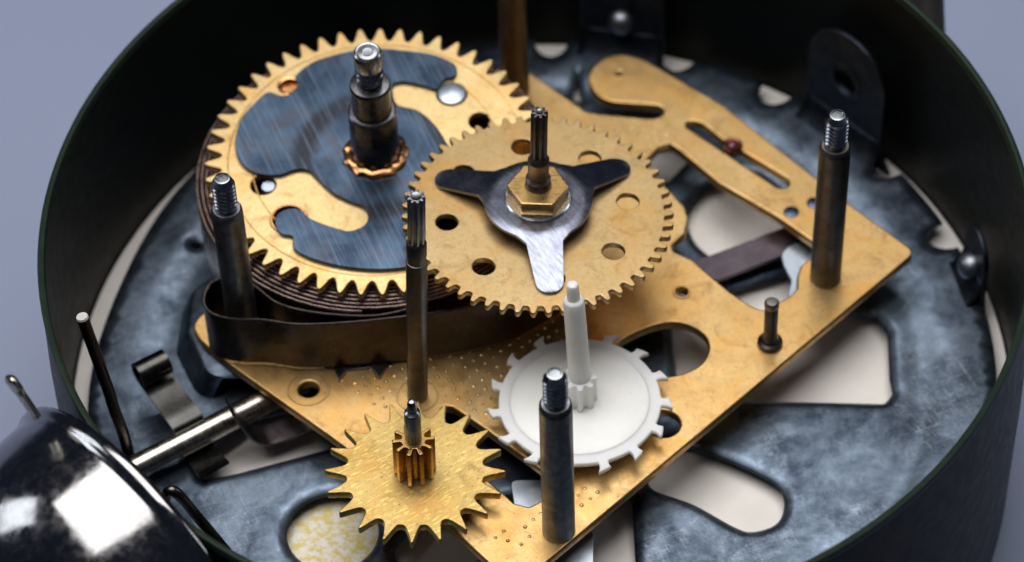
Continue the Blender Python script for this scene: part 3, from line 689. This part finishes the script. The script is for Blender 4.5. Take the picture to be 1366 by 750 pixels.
# ------------------------------------------------------------------ long arbor standing in the plate
d = Vector(LONG[1])-Vector(LONG[0])
la = empty('long_arbor', LONG[0], 'tall thin brown steel shaft with fluted tip standing free on the plate', 'shaft', tuple(d))
lathe('shaft', [(0, -.1), (.108, -.1), (.108, 2.10), (.104, 2.12), (.095, 2.125), (.095, 2.20), (.103, 2.21), (.103, 2.38), (.094, 2.40), (.07, 2.43), (0, 2.43)], M_arbor, la, 32)
plate('fluted_tip', gear(9, 0, .066, .092, leaf), [], 2.42, 3.06, M_pillar, la, .006)
lathe('pivot', [(.06, 3.055), (.045, 3.075), (0, 3.07)], M_thread, la, 16)

# ------------------------------------------------------------------ parts at lower left
rd = Vector((ROD[0][0]-ROD[1][0], ROD[0][1]-ROD[1][1], 0)).normalized(); wd = Vector((rd.y, -rd.x, 0))
if wd.y < 0: wd = -wd
p0 = Vector((*ROD[0], -.3))+rd*.95; p1 = Vector((*ROD[1], -.3))-rd*.75
rod = empty('steel_rod', tuple(p1), 'thick bright steel rod reaching from the brass plate to the bell', 'rod')
mobj('shaft', tube_mesh('shaft', [Vector((0, 0, 0)), (p0-p1)*.5, p0-p1], .135, 32), M_rod, rod)
cl = empty('spring_clip', CLIP[0]+(-.2,), 'dark curled spring strap clipped across the steel rod', 'clip')
pr = [(-.50, -.22), (-.40, -.25), (-.2, -.265), (-.10, -.22), (-.02, -.02), (.10, .045), (.35, .05), (.72, .07)]
for k in range(0, 13): t = R(-90+k*24); pr.append((.74+.125*math.cos(t), .07+.125+.125*math.sin(t)))
mobj('strap', ribbon_mesh('strap', [(p.x, p.y) for p in catmull([(a, b, 0) for a, b in pr], 4)], (0, 0, 0), wd, rd, .35, .035), M_black_steel, cl)
hk = empty('leaf_hook', HOOK[0]+(-.45,), 'thin dark leaf spring with an upturned hooked end beside the rod', 'spring')
hd = Vector((HOOK[1][0]-HOOK[0][0], HOOK[1][1]-HOOK[0][1], 0)).normalized()
pr = [(-.5, .06), (0, .0), (.38, -.02), (.52, .02), (.62, .12), (.70, .30), (.76, .50), (.80, .62), (.79, .66)]
mobj('leaf', ribbon_mesh('leaf', [(p.x, p.y) for p in catmull([(a, b, 0) for a, b in pr], 5)], (0, 0, 0), hd, Vector((-hd.y, hd.x, 0)), .26, .022), M_leaf, hk)
w1 = mobj('hammer_wire', tube_mesh('hammer_wire', catmull(WIRE1, 6), .062, 16), M_dark); tag(w1, 'straight dark wire standing up inside the left rim, bright cut tip', 'wire')
e1 = Vector(WIRE1[-1]); d1 = (e1-Vector(WIRE1[-2])).normalized()
mobj('cut_tip', tube_mesh('cut_tip', [e1-d1*.004, e1+d1*.02], [.064, .058], 16), M_cut, w1)
w2 = mobj('bent_wire', tube_mesh('bent_wire', catmull(WIRE2, 6), .058, 16), M_dark); tag(w2, 'short bent brown wire hook in front of the round hole, beside the bell', 'wire')
# bell
bc = Vector((-3.739, -3.812, .393)); az = R(221.9); el = R(-1.9)
bn = Vector((math.cos(az)*math.cos(el), math.sin(az)*math.cos(el), math.sin(el)))
bell = empty('alarm_bell', tuple(bc), 'polished chrome bell dome in the lower left corner outside the case', 'bell', tuple(bn))
r_ = 1.903
lathe('dome', [(r_-.10, .0), (r_-.085, -.045), (r_-.045, -.06), (r_-.012, -.035), (r_, .005), (r_-.008, .05), (r_-.035, .09), (r_-.06, .12), (r_-.065, .18), (r_-.085, .40), (r_-.13, .70), (r_-.24, 1.0), (r_-.42, 1.28), (r_-.70, 1.54), (r_-1.05, 1.73), (r_-1.45, 1.83), (.0, 1.86)], M_chrome, bell, 128, 60)
inv = bell.matrix_world.inverted()
pg = mobj('pin', tube_mesh('pin', [inv @ Vector(p) for p in catmull(PEG, 5)], [.075]*10+[.09]*4+[.08, .05], 14, True, .6), M_rod, bell)
